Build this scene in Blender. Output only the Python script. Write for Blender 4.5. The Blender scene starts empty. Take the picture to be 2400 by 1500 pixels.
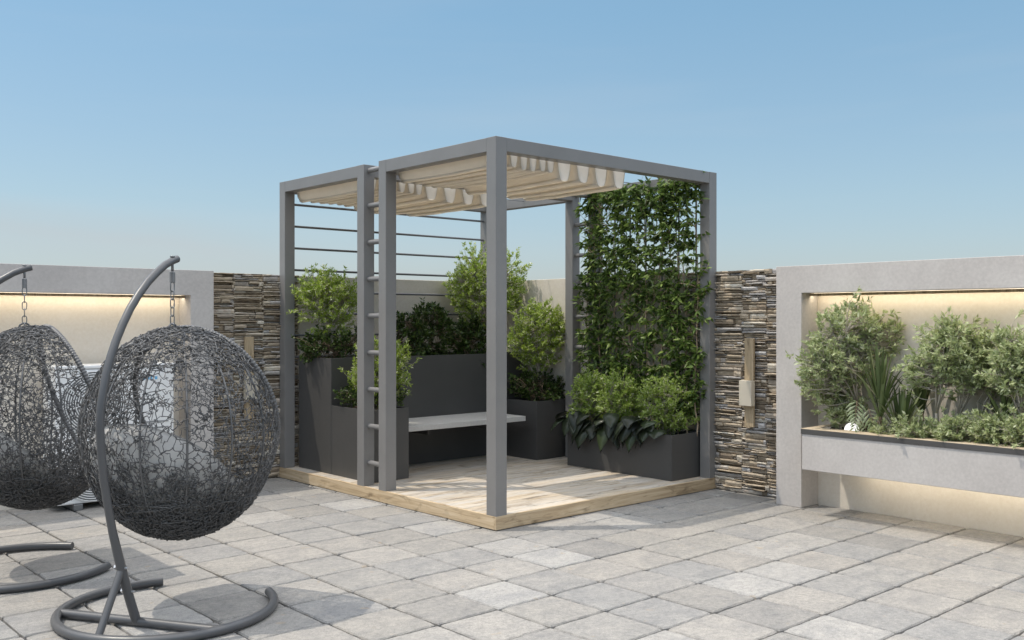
import bpy, bmesh, math, random
import numpy as np
from mathutils import Vector, Matrix

scene = bpy.context.scene
COL = scene.collection
R = math.radians
PI = math.pi

# ------------------------------------------------------------------ camera maths
F_PX, CAM_H, YAW = 2268.0, 1.495, R(41.9)
SY, CY = math.sin(YAW), math.cos(YAW)
def depth_of(X, Y): return X * SY + Y * CY
def at(px, py, d):
    """world point on the photo's ray (2400 px wide frame) at view depth d"""
    r = (px - 1200) / F_PX * d
    return Vector((r * CY + d * SY, -r * SY + d * CY, CAM_H - (py - 750) / F_PX * d))

# ------------------------------------------------------------------ object helpers
def tag(o, label=None, cat=None, group=None, kind=None):
    if label: o['label'] = label
    if cat: o['category'] = cat
    if group: o['group'] = group
    if kind: o['kind'] = kind
    return o

def empty(name, loc=(0, 0, 0), rz=0.0):
    o = bpy.data.objects.new(name, None)
    o.empty_display_size = 0.1
    o.location = loc
    o.rotation_euler = (0, 0, rz)
    COL.objects.link(o)
    return o

def place(o, parent):
    if parent is not None:
        o.parent = parent
        l = parent.location
        o.matrix_parent_inverse = Matrix.Identity(4)
    return o

class MB:
    def __init__(self): self.v = []; self.f = []; self.m = []
    def add(self, vs, fs, mi=0):
        n = len(self.v)
        self.v.extend([tuple(p) for p in vs])
        self.f.extend([tuple(i + n for i in f) for f in fs])
        self.m.extend([mi] * len(fs))
    def box(self, x0, x1, y0, y1, z0, z1, bev=0.0, mi=0):
        if bev <= 0:
            v = [(x, y, z) for z in (z0, z1) for y in (y0, y1) for x in (x0, x1)]
            f = [(0, 2, 3, 1), (4, 5, 7, 6), (0, 1, 5, 4), (2, 6, 7, 3), (0, 4, 6, 2), (1, 3, 7, 5)]
            self.add(v, f, mi); return
        bm = bmesh.new()
        bmesh.ops.create_cube(bm, size=1.0)
        for q in bm.verts:
            q.co = Vector(((x0 + x1) / 2 + q.co.x * (x1 - x0), (y0 + y1) / 2 + q.co.y * (y1 - y0), (z0 + z1) / 2 + q.co.z * (z1 - z0)))
        bmesh.ops.bevel(bm, geom=bm.edges[:], offset=bev, segments=2, profile=0.5, affect='EDGES')
        self.bm(bm, mi)
    def bm(self, bm, mi=0):
        bm.verts.index_update()
        self.add([q.co[:] for q in bm.verts], [[q.index for q in f.verts] for f in bm.faces], mi)
        bm.free()
    def tube(self, pts, r, n=8, caps=True, closed=False, mi=0):
        P = [Vector(p) for p in pts]; k = len(P)
        rs = r if isinstance(r, (list, tuple)) else [r] * k
        vs = []; fs = []
        t0 = (P[1] - P[0]).normalized()
        a = Vector((0, 0, 1)) if abs(t0.z) < .9 else Vector((1, 0, 0))
        nrm = t0.cross(a).normalized()
        for i in range(k):
            if closed: t = (P[(i + 1) % k] - P[i - 1])
            elif i == 0: t = P[1] - P[0]
            elif i == k - 1: t = P[-1] - P[-2]
            else: t = P[i + 1] - P[i - 1]
            t = t.normalized() if t.length > 1e-9 else t0
            nrm = (nrm - t * nrm.dot(t))
            nrm = nrm.normalized() if nrm.length > 1e-6 else t.orthogonal().normalized()
            b = t.cross(nrm)
            for j in range(n):
                an = 2 * PI * j / n
                vs.append(P[i] + (nrm * math.cos(an) + b * math.sin(an)) * rs[i])
        rng_ = k if closed else k - 1
        for i in range(rng_):
            for j in range(n):
                i2 = (i + 1) % k; j2 = (j + 1) % n
                fs.append((i * n + j, i * n + j2, i2 * n + j2, i2 * n + j))
        if caps and not closed:
            fs.append(tuple(range(n - 1, -1, -1)))
            fs.append(tuple((k - 1) * n + j for j in range(n)))
        self.add(vs, fs, mi)
    def build(self, name, mats, parent=None, smooth=False, origin=None):
        me = bpy.data.meshes.new(name)
        v = self.v
        if origin is not None:
            v = [(p[0] - origin[0], p[1] - origin[1], p[2] - origin[2]) for p in v]
        me.from_pydata(v, [], self.f)
        ml = mats if isinstance(mats, (list, tuple)) else [mats]
        for m in ml: me.materials.append(m)
        if len(ml) > 1: me.polygons.foreach_set('material_index', self.m)
        if smooth: me.polygons.foreach_set('use_smooth', [True] * len(me.polygons))
        me.update()
        o = bpy.data.objects.new(name, me)
        if origin is not None and parent is None: o.location = origin
        COL.objects.link(o)
        if parent is not None: o.parent = parent
        return o

def local(mb, parent):
    """shift a world-space mesh builder into the parent's local space (parents are unrotated)"""
    l = parent.matrix_world.translation if False else parent.location
    mb.v = [(p[0] - l[0], p[1] - l[1], p[2] - l[2]) for p in mb.v]
    return mb

def wbuild(mb, name, mat, parent, smooth=False):
    """world-space builder -> child part of an unrotated top-level empty (or of a child sharing its origin)"""
    root = parent
    while root.parent is not None: root = root.parent
    local(mb, root)
    return mb.build(name, mat, parent, smooth)

def sharp_smooth(o, ang=40):
    for p in o.data.polygons: p.use_smooth = True
    try: o.data.set_sharp_from_angle(angle=R(ang))
    except Exception: pass
    return o

# ------------------------------------------------------------------ materials
def newmat(name):
    m = bpy.data.materials.new(name); m.use_nodes = True
    nt = m.node_tree; nt.nodes.clear()
    out = nt.nodes.new('ShaderNodeOutputMaterial')
    return m, nt, out

def N(nt, t, **kw):
    n = nt.nodes.new(t)
    for k, v in kw.items():
        if k in n.bl_rna.properties and k not in ('inputs',): setattr(n, k, v)
    return n

def ramp(nt, fac, stops, interp='LINEAR'):
    r = nt.nodes.new('ShaderNodeValToRGB'); r.color_ramp.interpolation = interp
    e = r.color_ramp.elements
    while len(e) < len(stops): e.new(0.5)
    for i, (p, c) in enumerate(stops):
        e[i].position = p; e[i].color = (*c, 1) if len(c) == 3 else c
    nt.links.new(fac, r.inputs['Fac'])
    return r.outputs['Color']

def noise(nt, vec, scale, detail=4, rough=.55, dist=0.0):
    n = nt.nodes.new('ShaderNodeTexNoise')
    n.inputs['Scale'].default_value = scale; n.inputs['Detail'].default_value = detail
    n.inputs['Roughness'].default_value = rough; n.inputs['Distortion'].default_value = dist
    if vec is not None: nt.links.new(vec, n.inputs['Vector'])
    return n.outputs['Fac']

def mapping(nt, vec, scale=(1, 1, 1), rot=(0, 0, 0)):
    m = nt.nodes.new('ShaderNodeMapping')
    m.inputs['Scale'].default_value = scale; m.inputs['Rotation'].default_value = rot
    nt.links.new(vec, m.inputs['Vector'])
    return m.outputs['Vector']

def mix(nt, fac, a, b, mode='MIX'):
    m = nt.nodes.new('ShaderNodeMix'); m.data_type = 'RGBA'; m.blend_type = mode
    for s, v in ((0, fac), (6, a), (7, b)):
        if hasattr(v, 'is_linked') or hasattr(v, 'links'): nt.links.new(v, m.inputs[s])
        else: m.inputs[s].default_value = v if s == 0 else ((*v, 1) if len(v) == 3 else v)
    return m.outputs[2]

def bump(nt, height, strength, dist, normal=None):
    b = nt.nodes.new('ShaderNodeBump')
    b.inputs['Strength'].default_value = strength; b.inputs['Distance'].default_value = dist
    nt.links.new(height, b.inputs['Height'])
    if normal is not None: nt.links.new(normal, b.inputs['Normal'])
    return b.outputs['Normal']

def principled(nt, out, color, rough=.5, metal=0.0, spec=.5, normal=None):
    p = nt.nodes.new('ShaderNodeBsdfPrincipled')
    for k, v in (('Base Color', color), ('Roughness', rough), ('Metallic', metal), ('Specular IOR Level', spec)):
        if hasattr(v, 'links'): nt.links.new(v, p.inputs[k])
        else: p.inputs[k].default_value = (*v, 1) if isinstance(v, tuple) else v
    if normal is not None: nt.links.new(normal, p.inputs['Normal'])
    nt.links.new(p.outputs['BSDF'], out.inputs['Surface'])
    return p

def geo_pos(nt): return nt.nodes.new('ShaderNodeNewGeometry').outputs['Position']
def island(nt): return nt.nodes.new('ShaderNodeNewGeometry').outputs['Random Per Island']

def mat_paint(name, col, rough=.4, spec=.5, var=.06, metal=0.0):
    m, nt, out = newmat(name)
    pos = geo_pos(nt)
    n = noise(nt, pos, 3.0, 5, .6)
    c = ramp(nt, n, [(.3, tuple(x * (1 - var) for x in col)), (.7, tuple(x * (1 + var) for x in col))])
    r = noise(nt, pos, 25.0, 3, .6)
    rr = nt.nodes.new('ShaderNodeMapRange'); rr.inputs[3].default_value = rough - .07; rr.inputs[4].default_value = rough + .1
    nt.links.new(r, rr.inputs[0])
    nb = bump(nt, noise(nt, pos, 900.0, 2, .5), .06, .001)
    principled(nt, out, c, rr.outputs[0], metal, spec, nb)
    return m

def mat_plaster(name, c0, c1):
    m, nt, out = newmat(name)
    pos = geo_pos(nt)
    n = noise(nt, pos, 1.6, 7, .62, .4)
    c = ramp(nt, n, [(.32, c0), (.68, c1)])
    n2 = noise(nt, pos, 45, 4, .6)
    n3 = noise(nt, pos, 260, 3, .6)
    c = mix(nt, .10, c, ramp(nt, n2, [(.3, (.2, .2, .2)), (.7, (.9, .9, .9))]), 'OVERLAY')
    nb = bump(nt, n3, .25, .0015, bump(nt, n2, .2, .003))
    principled(nt, out, c, .88, 0, .25, nb)
    return m

def mat_emit(name, col, strength):
    m, nt, out = newmat(name)
    e = nt.nodes.new('ShaderNodeEmission')
    e.inputs['Color'].default_value = (*col, 1); e.inputs['Strength'].default_value = strength
    nt.links.new(e.outputs[0], out.inputs['Surface'])
    return m

def mat_leaf(name, stops, rough=.45, trans=.3, spec=.4, tcol=None):
    m, nt, out = newmat(name)
    r = island(nt)
    c = ramp(nt, r, stops)
    p = nt.nodes.new('ShaderNodeBsdfPrincipled')
    p.inputs['Roughness'].default_value = rough; p.inputs['Specular IOR Level'].default_value = spec
    nt.links.new(c, p.inputs['Base Color'])
    t = nt.nodes.new('ShaderNodeBsdfTranslucent')
    if tcol is None: nt.links.new(c, t.inputs['Color'])
    else:
        tc = mix(nt, 1.0, c, tcol, 'MULTIPLY'); nt.links.new(tc, t.inputs['Color'])
    mx = nt.nodes.new('ShaderNodeMixShader'); mx.inputs[0].default_value = trans
    nt.links.new(p.outputs[0], mx.inputs[1]); nt.links.new(t.outputs[0], mx.inputs[2])
    nt.links.new(mx.outputs[0], out.inputs['Surface'])
    return m

def mat_bark(name, a, b):
    m, nt, out = newmat(name)
    pos = geo_pos(nt)
    n = noise(nt, mapping(nt, pos, (60, 60, 14)), 1, 5, .6)
    principled(nt, out, ramp(nt, n, [(.3, a), (.7, b)]), .85, 0, .2, bump(nt, n, .5, .004))
    return m

# paving
def mat_tile():
    m, nt, out = newmat('concrete_paver')
    pos = geo_pos(nt)
    r = island(nt)
    base = ramp(nt, r, [(0, (.222, .216, .210)), (.22, (.280, .267, .249)), (.45, (.250, .246, .242)), (.7, (.285, .270, .252)), (.9, (.303, .291, .276)), (.975, (.312, .304, .294)), (1, (.385, .378, .368))])
    # offset the stains so that no two slabs share one pattern
    ad = nt.nodes.new('ShaderNodeVectorMath'); ad.operation = 'ADD'
    mu = nt.nodes.new('ShaderNodeMath'); mu.operation = 'MULTIPLY'; mu.inputs[1].default_value = 37.0
    nt.links.new(r, mu.inputs[0])
    nt.links.new(pos, ad.inputs[0]); nt.links.new(mu.outputs[0], ad.inputs[1])
    v = ad.outputs[0]
    n1 = noise(nt, mapping(nt, v, (1.0, 1.6, 1)), 5.0, 6, .62, .6)
    c = mix(nt, .34, base, ramp(nt, n1, [(.3, (.26, .27, .29)), (.5, (.5, .49, .47)), (.72, (.74, .71, .66))]), 'OVERLAY')
    n2 = noise(nt, v, 38, 5, .7)
    c = mix(nt, .34, c, ramp(nt, n2, [(.34, (.24, .24, .25)), (.5, (.5, .5, .5)), (.68, (.72, .7, .68))]), 'OVERLAY')
    n4 = noise(nt, v, 170, 3, .7)
    c = mix(nt, .30, c, ramp(nt, n4, [(.36, (.2, .2, .2)), (.5, (.5, .5, .5)), (.64, (.78, .77, .75))]), 'OVERLAY')
    n3 = noise(nt, v, 11, 2, .5)
    c = mix(nt, ramp(nt, n3, [(.70, (0, 0, 0)), (.76, (.35, .35, .35))]), c, (.36, .27, .17))
    h = noise(nt, v, 150, 4, .7)
    h1 = noise(nt, mapping(nt, v, (1, 2.2, 1)), 16, 6, .7, 1.2)
    nb = bump(nt, h, .5, .003, bump(nt, h1, .5, .007))
    principled(nt, out, c, .8, 0, .3, nb)
    return m

def mat_wood_deck():
    m, nt, out = newmat('whitewashed_deck_wood')
    pos = geo_pos(nt); r = island(nt)
    mu = nt.nodes.new('ShaderNodeMath'); mu.operation = 'MULTIPLY'; mu.inputs[1].default_value = 53.0
    nt.links.new(r, mu.inputs[0])
    ad = nt.nodes.new('ShaderNodeVectorMath'); ad.operation = 'ADD'
    nt.links.new(pos, ad.inputs[0]); nt.links.new(mu.outputs[0], ad.inputs[1])
    v = ad.outputs[0]
    g = noise(nt, mapping(nt, v, (1.6, 26, 26)), 1.0, 7, .68, .5)
    base = ramp(nt, g, [(.26, (.20, .155, .11)), (.42, (.40, .325, .24)), (.58, (.53, .455, .36)), (.75, (.64, .585, .50))])
    s = noise(nt, mapping(nt, v, (1.1, 7, 7)), 1.0, 6, .6, .8)
    c = mix(nt, ramp(nt, s, [(.40, (0, 0, 0)), (.60, (.8, .8, .8))]), base, (.47, .45, .425))
    k = noise(nt, mapping(nt, v, (3, 14, 14)), 1.0, 5, .7, .3)
    c = mix(nt, ramp(nt, k, [(.53, (0, 0, 0)), (.66, (.9, .9, .9))]), c, (.20, .165, .125))
    c = mix(nt, .5, c, ramp(nt, r, [(0, (.40, .40, .40)), (1, (.62, .60, .56))]), 'OVERLAY')
    principled(nt, out, c, .72, 0, .3, bump(nt, g, .4, .003))
    return m

def mat_wood_plain(name, dark, mid, light, axis='x', scale=1.0):
    m, nt, out = newmat(name)
    pos = geo_pos(nt)
    sc = {'x': (1.5, 30, 30), 'y': (30, 1.5, 30), 'z': (30, 30, 1.5)}[axis]
    v = mapping(nt, pos, tuple(q * scale for q in sc))
    g = noise(nt, v, 1.0, 7, .66, 1.0)
    c = ramp(nt, g, [(.28, dark), (.48, mid), (.72, light)])
    k = noise(nt, mapping(nt, pos, {'x': (4, 16, 16), 'y': (16, 4, 16), 'z': (16, 16, 4)}[axis]), 1.0, 4, .6, .8)
    c = mix(nt, ramp(nt, k, [(.55, (0, 0, 0)), (.70, (.8, .8, .8))]), c, tuple(x * .6 for x in dark))
    principled(nt, out, c, .7, 0, .3, bump(nt, g, .4, .003))
    return m

def mat_stone():
    m, nt, out = newmat('ledger_stone')
    pos = geo_pos(nt); r = island(nt)
    base = ramp(nt, r, [(0, (.23, .185, .14)), (.2, (.38, .315, .235)), (.45, (.51, .43, .33)), (.62, (.38, .34, .30)), (.74, (.45, .445, .45)), (.9, (.60, .53, .43)), (1, (.66, .62, .55))])
    n = noise(nt, mapping(nt, pos, (22, 22, 60)), 1.0, 6, .65)
    c = mix(nt, .6, base, ramp(nt, n, [(.3, (.22, .2, .18)), (.55, (.5, .5, .5)), (.75, (.72, .69, .64))]), 'OVERLAY')
    h = noise(nt, mapping(nt, pos, (40, 40, 110)), 1.0, 5, .7)
    principled(nt, out, c, .9, 0, .2, bump(nt, h, .7, .005))
    return m

def mat_fabric(name, col, trans=.35, weave=700):
    m, nt, out = newmat(name)
    pos = geo_pos(nt)
    n = noise(nt, pos, 6, 5, .6)
    c = ramp(nt, n, [(.3, tuple(x * .93 for x in col)), (.7, col)])
    p = nt.nodes.new('ShaderNodeBsdfPrincipled')
    p.inputs['Roughness'].default_value = .9; p.inputs['Specular IOR Level'].default_value = .15
    nt.links.new(c, p.inputs['Base Color'])
    nt.links.new(bump(nt, noise(nt, pos, weave, 2, .5), .15, .001), p.inputs['Normal'])
    if trans <= 0:
        nt.links.new(p.outputs[0], out.inputs['Surface']); return m
    t = nt.nodes.new('ShaderNodeBsdfTranslucent'); nt.links.new(c, t.inputs['Color'])
    mx = nt.nodes.new('ShaderNodeMixShader'); mx.inputs[0].default_value = trans
    nt.links.new(p.outputs[0], mx.inputs[1]); nt.links.new(t.outputs[0], mx.inputs[2])
    nt.links.new(mx.outputs[0], out.inputs['Surface'])
    return m

def mat_soil():
    m, nt, out = newmat('soil')
    pos = geo_pos(nt)
    n = noise(nt, pos, 60, 6, .7)
    principled(nt, out, ramp(nt, n, [(.3, (.03, .022, .015)), (.7, (.12, .09, .065))]), .95, 0, .1, bump(nt, n, .8, .02))
    return m

M_tile = mat_tile()
M_grout = mat_paint('joint_sand', (.035, .03, .026), .95, .1, .2)
M_plaster = mat_plaster('grey_plaster', (.455, .425, .405), (.535, .505, .48))
M_cream = mat_plaster('cream_plaster', (.60, .545, .47), (.68, .625, .55))
M_stone = mat_stone()
M_mortar = mat_paint('stone_backing', (.13, .095, .06), .95, .1, .2)
M_frame = mat_paint('grey_metal_paint', (.195, .189, .184), .34, .55, .06)
M_rail = mat_paint('dark_metal_paint', (.12, .122, .13), .4, .5, .04)
M_box = mat_paint('anthracite_metal', (.066, .064, .062), .42, .45, .06)
M_deck = mat_wood_deck()
M_edge = mat_wood_plain('pale_timber', (.27, .19, .11), (.46, .35, .225), (.60, .49, .345), 'x')
M_edge_y = mat_wood_plain('pale_timber_side', (.30, .215, .125), (.50, .385, .25), (.62, .51, .365), 'y')
M_sconce = mat_wood_plain('lamp_board_wood', (.26, .19, .115), (.40, .31, .20), (.52, .42, .29), 'z', 1.5)
M_cap = mat_wood_plain('planter_cap_wood', (.36, .28, .19), (.50, .405, .29), (.60, .51, .385), 'y')
M_caped = mat_paint('planter_cap_edge', (.075, .072, .07), .5, .4, .1)
M_bench = mat_plaster('bench_slab', (.41, .395, .375), (.48, .465, .44))
M_canopy = mat_fabric('cream_canvas', (.87, .81, .71), .36)
M_skyfill = mat_fabric('sky_white_fill', (.88, .87, .85), .55)  # white of the sky behind the open fold ends, as a material
M_wicker = mat_paint('grey_wicker', (.100, .099, .100), .38, .5, .18)
M_stand = mat_paint('stand_grey_paint', (.082, .083, .087), .34, .5, .06)
M_chain = mat_paint('chain_steel', (.20, .205, .21), .35, .6, .1, .6)
M_bolt = mat_paint('bolt_steel', (.55, .55, .56), .3, .6, .05, .7)
M_cush = mat_fabric('cushion_cloth', (.56, .545, .525), 0.0, 500)
M_white = mat_paint('white_enamel', (.76, .76, .755), .35, .5, .02)
M_grille = mat_paint('fan_dark', (.26, .265, .27), .6, .3, .05)
M_blue = mat_paint('blue_print', (.16, .42, .66), .5, .3, .02)
M_soil = mat_soil()
M_led = mat_emit('warm_led', (1.0, .87, .65), 8.0)
M_ledw = mat_emit('soft_white_led', (1.0, .90, .72), 9.0)
M_globe = mat_emit('globe_glow', (1.0, .98, .95), 1.1)
M_shade = mat_fabric('lamp_shade_cloth', (.74, .68, .57), .3)

M_light = mat_leaf('fresh_green_leaf', [(0, (.18, .26, .028)), (.35, (.30, .41, .055)), (.7, (.40, .51, .095)), (.88, (.52, .60, .22)), (.94, (.72, .72, .5)), (1, (.84, .82, .68))], .45, .42)  # palest stops paint sun highlights onto a few leaves
M_light2 = mat_leaf('soft_green_leaf', [(0, (.22, .31, .05)), (.4, (.33, .45, .09)), (.8, (.43, .54, .15)), (.96, (.54, .61, .27)), (1, (.80, .78, .64))], .5, .42)  # last pale stop is a sun glint coloured into odd leaves
M_dark = mat_leaf('dark_green_leaf', [(0, (.018, .034, .007)), (.5, (.038, .07, .012)), (.85, (.075, .125, .022)), (1, (.13, .19, .045))], .4, .2)
M_ivy = mat_leaf('climber_leaf', [(0, (.035, .062, .013)), (.45, (.075, .128, .025)), (.78, (.14, .215, .045)), (1, (.30, .40, .10))], .40, .36)
M_olive = mat_leaf('grey_green_leaf', [(0, (.26, .32, .135)), (.4, (.42, .48, .24)), (.75, (.54, .60, .34)), (1, (.66, .69, .48))], .5, .42)
M_yucca = mat_leaf('strap_leaf', [(0, (.06, .085, .028)), (.5, (.10, .14, .05)), (.82, (.17, .215, .09)), (1, (.55, .50, .34))], .4, .15)
M_split = mat_leaf('split_leaf_green', [(0, (.24, .30, .15)), (.6, (.34, .40, .23)), (1, (.48, .52, .36))], .4, .3)
M_broad = mat_leaf('glossy_dark_leaf', [(0, (.016, .021, .013)), (.6, (.03, .04, .022)), (1, (.05, .072, .03))], .36, .08, .45)
M_bark = mat_bark('pale_bark', (.30, .26, .21), (.52, .47, .40))
M_twig = mat_bark('brown_twig', (.12, .085, .055), (.27, .20, .14))
M_vine = mat_bark('vine_stem', (.26, .19, .13), (.46, .36, .26))

# ------------------------------------------------------------------ ground and paving
mb = MB()
mb.add([(-60, -60, -.04), (60, -60, -.04), (60, 60, -.04), (-60, 60, -.04)], [(0, 1, 2, 3)])
g = mb.build('ground', M_grout); tag(g, 'dark sandy bed under the terrace paving', kind='structure')

def tiles():
    rng = random.Random(5)
    P = .3912; ox, oy = 4.465, 4.56
    mb = MB()
    xs = range(-16, 8); ys = range(-14, 11)
    for i in xs:
        for j in ys:
            x0 = ox + i * P; y0 = oy + j * P
            x1 = x0 + P; y1 = y0 + P
            if x0 > 7.09 or y0 > 8.34 or x0 < -1.7: continue
            if x0 > 4.75 and y0 > 5.4 and x1 < 6.9: continue
            jx, jy = rng.uniform(-.0018, .0018), rng.uniform(-.0018, .0018)
            gp = .0062
            x0 += gp + jx; y0 += gp + jy; x1 += -gp + jx; y1 += -gp + jy
            x1 = min(x1, 7.098); y1 = min(y1, 8.348)
            if x1 - x0 < .03 or y1 - y0 < .03: continue
            dz = rng.uniform(-.0022, .0015); tx = rng.uniform(-.004, .004); ty = rng.uniform(-.004, .004)
            K = 9
            per = []
            for k in range(K): per.append((x0 + (x1 - x0) * k / K, y0, 0, 1))
            for k in range(K): per.append((x1, y0 + (y1 - y0) * k / K, -1, 0))
            for k in range(K): per.append((x1 - (x1 - x0) * k / K, y1, 0, -1))
            for k in range(K): per.append((x0, y1 - (y1 - y0) * k / K, 1, 0))
            n = len(per); cx, cy = (x0 + x1) / 2, (y0 + y1) / 2
            vs = []
            def zz(x, y): return dz + tx * (x - cx) + ty * (y - cy)
            for lev in range(3):
                for k, (x, y, nx, ny) in enumerate(per):
                    corner = k % K == 0
                    if lev == 0: off, z = 0.0, -.039
                    elif lev == 1: off, z = rng.uniform(0, .0018), -.0065 + rng.uniform(-.002, .0015)
                    else: off, z = .0060 + abs(rng.gauss(0, .0020)), 0.0
                    sx = 1 if x < cx - 1e-6 else -1; sy = 1 if y < cy - 1e-6 else -1
                    if corner:
                        o2 = off + (.004 if lev else .003)
                        X = x + sx * o2; Y = y + sy * o2
                    else: X = x + nx * off; Y = y + ny * off
                    vs.append((X, Y, zz(X, Y) + z))
            fs = []
            for lev in range(2):
                for k in range(n):
                    k2 = (k + 1) % n
                    fs.append((lev * n + k, lev * n + k2, (lev + 1) * n + k2, (lev + 1) * n + k))
            fs.append(tuple(2 * n + k for k in range(n)))
            mb.add(vs, fs)
    o = mb.build('paving', M_tile)
    tag(o, 'square grey concrete slab paving of the roof terrace', kind='structure')
tiles()

# ------------------------------------------------------------------ boundary walls
def stone_panel(u0, u1, z0, z1, to_world, seed, depth=.042):
    """rows of thin split stones; to_world(u, w, z): u along the wall, w out of the wall"""
    rng = random.Random(seed)
    mb = MB()
    U0, U1 = u0, u1
    cuts = [U0]
    while cuts[-1] < U1 - .2: cuts.append(cuts[-1] + rng.uniform(.17, .30))
    cuts[-1] = U1
    stack = [(a, b) for a, b in zip(cuts[:-1], cuts[1:])]
    z = z0; u0, u1 = stack.pop()
    while True:
        if z >= z1 - .004:
            if not stack: break
            u0, u1 = stack.pop(); z = z0
        hgt = rng.choice([.018, .024, .030, .036, .046, .034, .026])
        if z + hgt > z1 - .006: hgt = z1 - z
        u = u0 - rng.uniform(0, .06)
        while u < u1:
            L = rng.uniform(.06, .30) * (.8 if hgt > .034 else 1.1)
            a, b = max(u, u0), min(u + L, u1)
            u += L
            if b - a < .012: continue
            # now and then a stone is split in two layers
            layers = [(z, z + hgt)]
            if hgt > .024 and rng.random() < .45: layers = [(z, z + hgt * .5), (z + hgt * .5, z + hgt)]
            for (q0, q1) in layers:
                w = rng.uniform(.006, depth) * (1 if rng.random() < .8 else 1.35)
                K = max(2, int((b - a) / .03))
                sl = rng.gauss(0, .0045)
                tw = rng.uniform(-.014, .014)
                vs = []
                for k in range(K + 1):
                    t = k / K; uu = a + (b - a) * t
                    if 0 < k < K: uu += rng.uniform(-.006, .006)
                    ww = w + tw * t + rng.uniform(-.004, .004)
                    lo = q0 + .0012 + sl * (t - .5) * .5 + rng.uniform(0, .0032); hi = q1 - .0012 + sl * (t - .5) * .5 - rng.uniform(0, .0032)
                    e = .004 if 0 < k < K else .0
                    if k == 0: uu += .0012
                    if k == K: uu -= .0012
                    vs += [to_world(uu, 0, lo), to_world(uu, ww - .004, lo), to_world(uu, ww + e, (lo * .4 + hi * .6)), to_world(uu, ww - .002, hi), to_world(uu, 0, hi)]
                fs = []
                for k in range(K):
                    for q in range(4):
                        fs.append((k * 5 + q, (k + 1) * 5 + q, (k + 1) * 5 + q + 1, k * 5 + q + 1))
                fs.append((0, 1, 2, 3, 4)); fs.append(tuple(K * 5 + q for q in (4, 3, 2, 1, 0)))
                mb.add(vs, fs)
        z += hgt
    return mb

XW, YW, WH = 7.10, 8.35, 1.925
def frame_prism(mb, u0, u1, u2, u3, tw):
    """goalpost-shaped surround: outer edges u0..u3, inner edges u1..u2, as one solid with softened edges"""
    zb, zi, zt = .001, 1.71, WH + .003
    prof = [(u0, zb), (u1, zb), (u1, zi), (u2, zi), (u2, zb), (u3, zb), (u3, zt), (u0, zt)]
    bm = bmesh.new()
    a = [bm.verts.new(tw(u, 0, z)) for u, z in prof]; b = [bm.verts.new(tw(u, 1, z)) for u, z in prof]
    n = len(prof)
    bm.faces.new(a); bm.faces.new(b[::-1])
    for i in range(n): bm.faces.new((a[i], b[i], b[(i + 1) % n], a[(i + 1) % n]))
    bmesh.ops.recalc_face_normals(bm, faces=bm.faces[:])
    bmesh.ops.bevel(bm, geom=bm.edges[:], offset=.003, segments=2, profile=.5, affect='EDGES')
    mb.bm(bm)
# right wall -------------------------------------------------------
wr = empty('boundary_wall', (XW, 4.3, 0))
tag(wr, 'cream wall on the right with grey plaster surround and split stone strip', 'wall', 'terrace boundary walls')
mb = MB(); mb.box(XW, XW + .25, -2.5, YW + .25, -.02, WH, .004)
wbuild(mb, 'wall_panel', M_cream, wr)
mb = MB()
frame_prism(mb, 4.42, 4.19, -2.2, -2.5, lambda u, w, z: (XW - .002 - w * .248, u, z))
wbuild(mb, 'plaster_surround', M_plaster, wr)
mb = MB(); mb.box(XW - .012, XW - .001, 4.422, 5.5, .001, WH)
bk = wbuild(mb, 'stone_backing', M_mortar, wr)
mb = stone_panel(4.423, 5.5, .004, WH + .002, lambda u, w, z: (XW - .012 - w, u, z), 11)
wbuild(mb, 'stone_cladding', M_stone, wr)
mb = MB(); mb.box(6.990, 7.030, -2.15, 4.17, 1.697, 1.7085)
wbuild(mb, 'light_strip', M_led, wr)
mb = MB(); mb.box(6.970, 6.986, -2.15, 4.187, 1.687, 1.7085); wbuild(mb, 'strip_profile', M_sconce, wr)

# left wall --------------------------------------------------------
wl = empty('boundary_wall', (3.0, YW, 0))
tag(wl, 'cream wall on the left behind the hanging chairs, grey surround and stone strip', 'wall', 'terrace boundary walls')
mb = MB(); mb.box(-2.2, XW - .003, YW, YW + .25, -.02, WH - .003, .004)
wbuild(mb, 'wall_panel', M_cream, wl)
mb = MB()
frame_prism(mb, -2.2, -1.9, 3.528, 3.738, lambda u, w, z: (u, YW - .002 - w * .248, z))
wbuild(mb, 'plaster_surround', M_plaster, wl)
mb = MB(); mb.box(3.74, 4.7, YW - .012, YW - .001, .001, WH)
wbuild(mb, 'stone_backing', M_mortar, wl)
mb = stone_panel(3.741, 4.7, .004, WH + .002, lambda u, w, z: (u, YW - .012 - w, z), 23)
wbuild(mb, 'stone_cladding', M_stone, wl)
mb = MB(); mb.box(-1.85, 3.51, 8.240, 8.280, 1.697, 1.7085)
wbuild(mb, 'light_strip', M_led, wl)
mb = MB(); mb.box(-1.85, 3.526, 8.219, 8.235, 1.687, 1.7085); wbuild(mb, 'strip_profile', M_sconce, wl)

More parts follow.
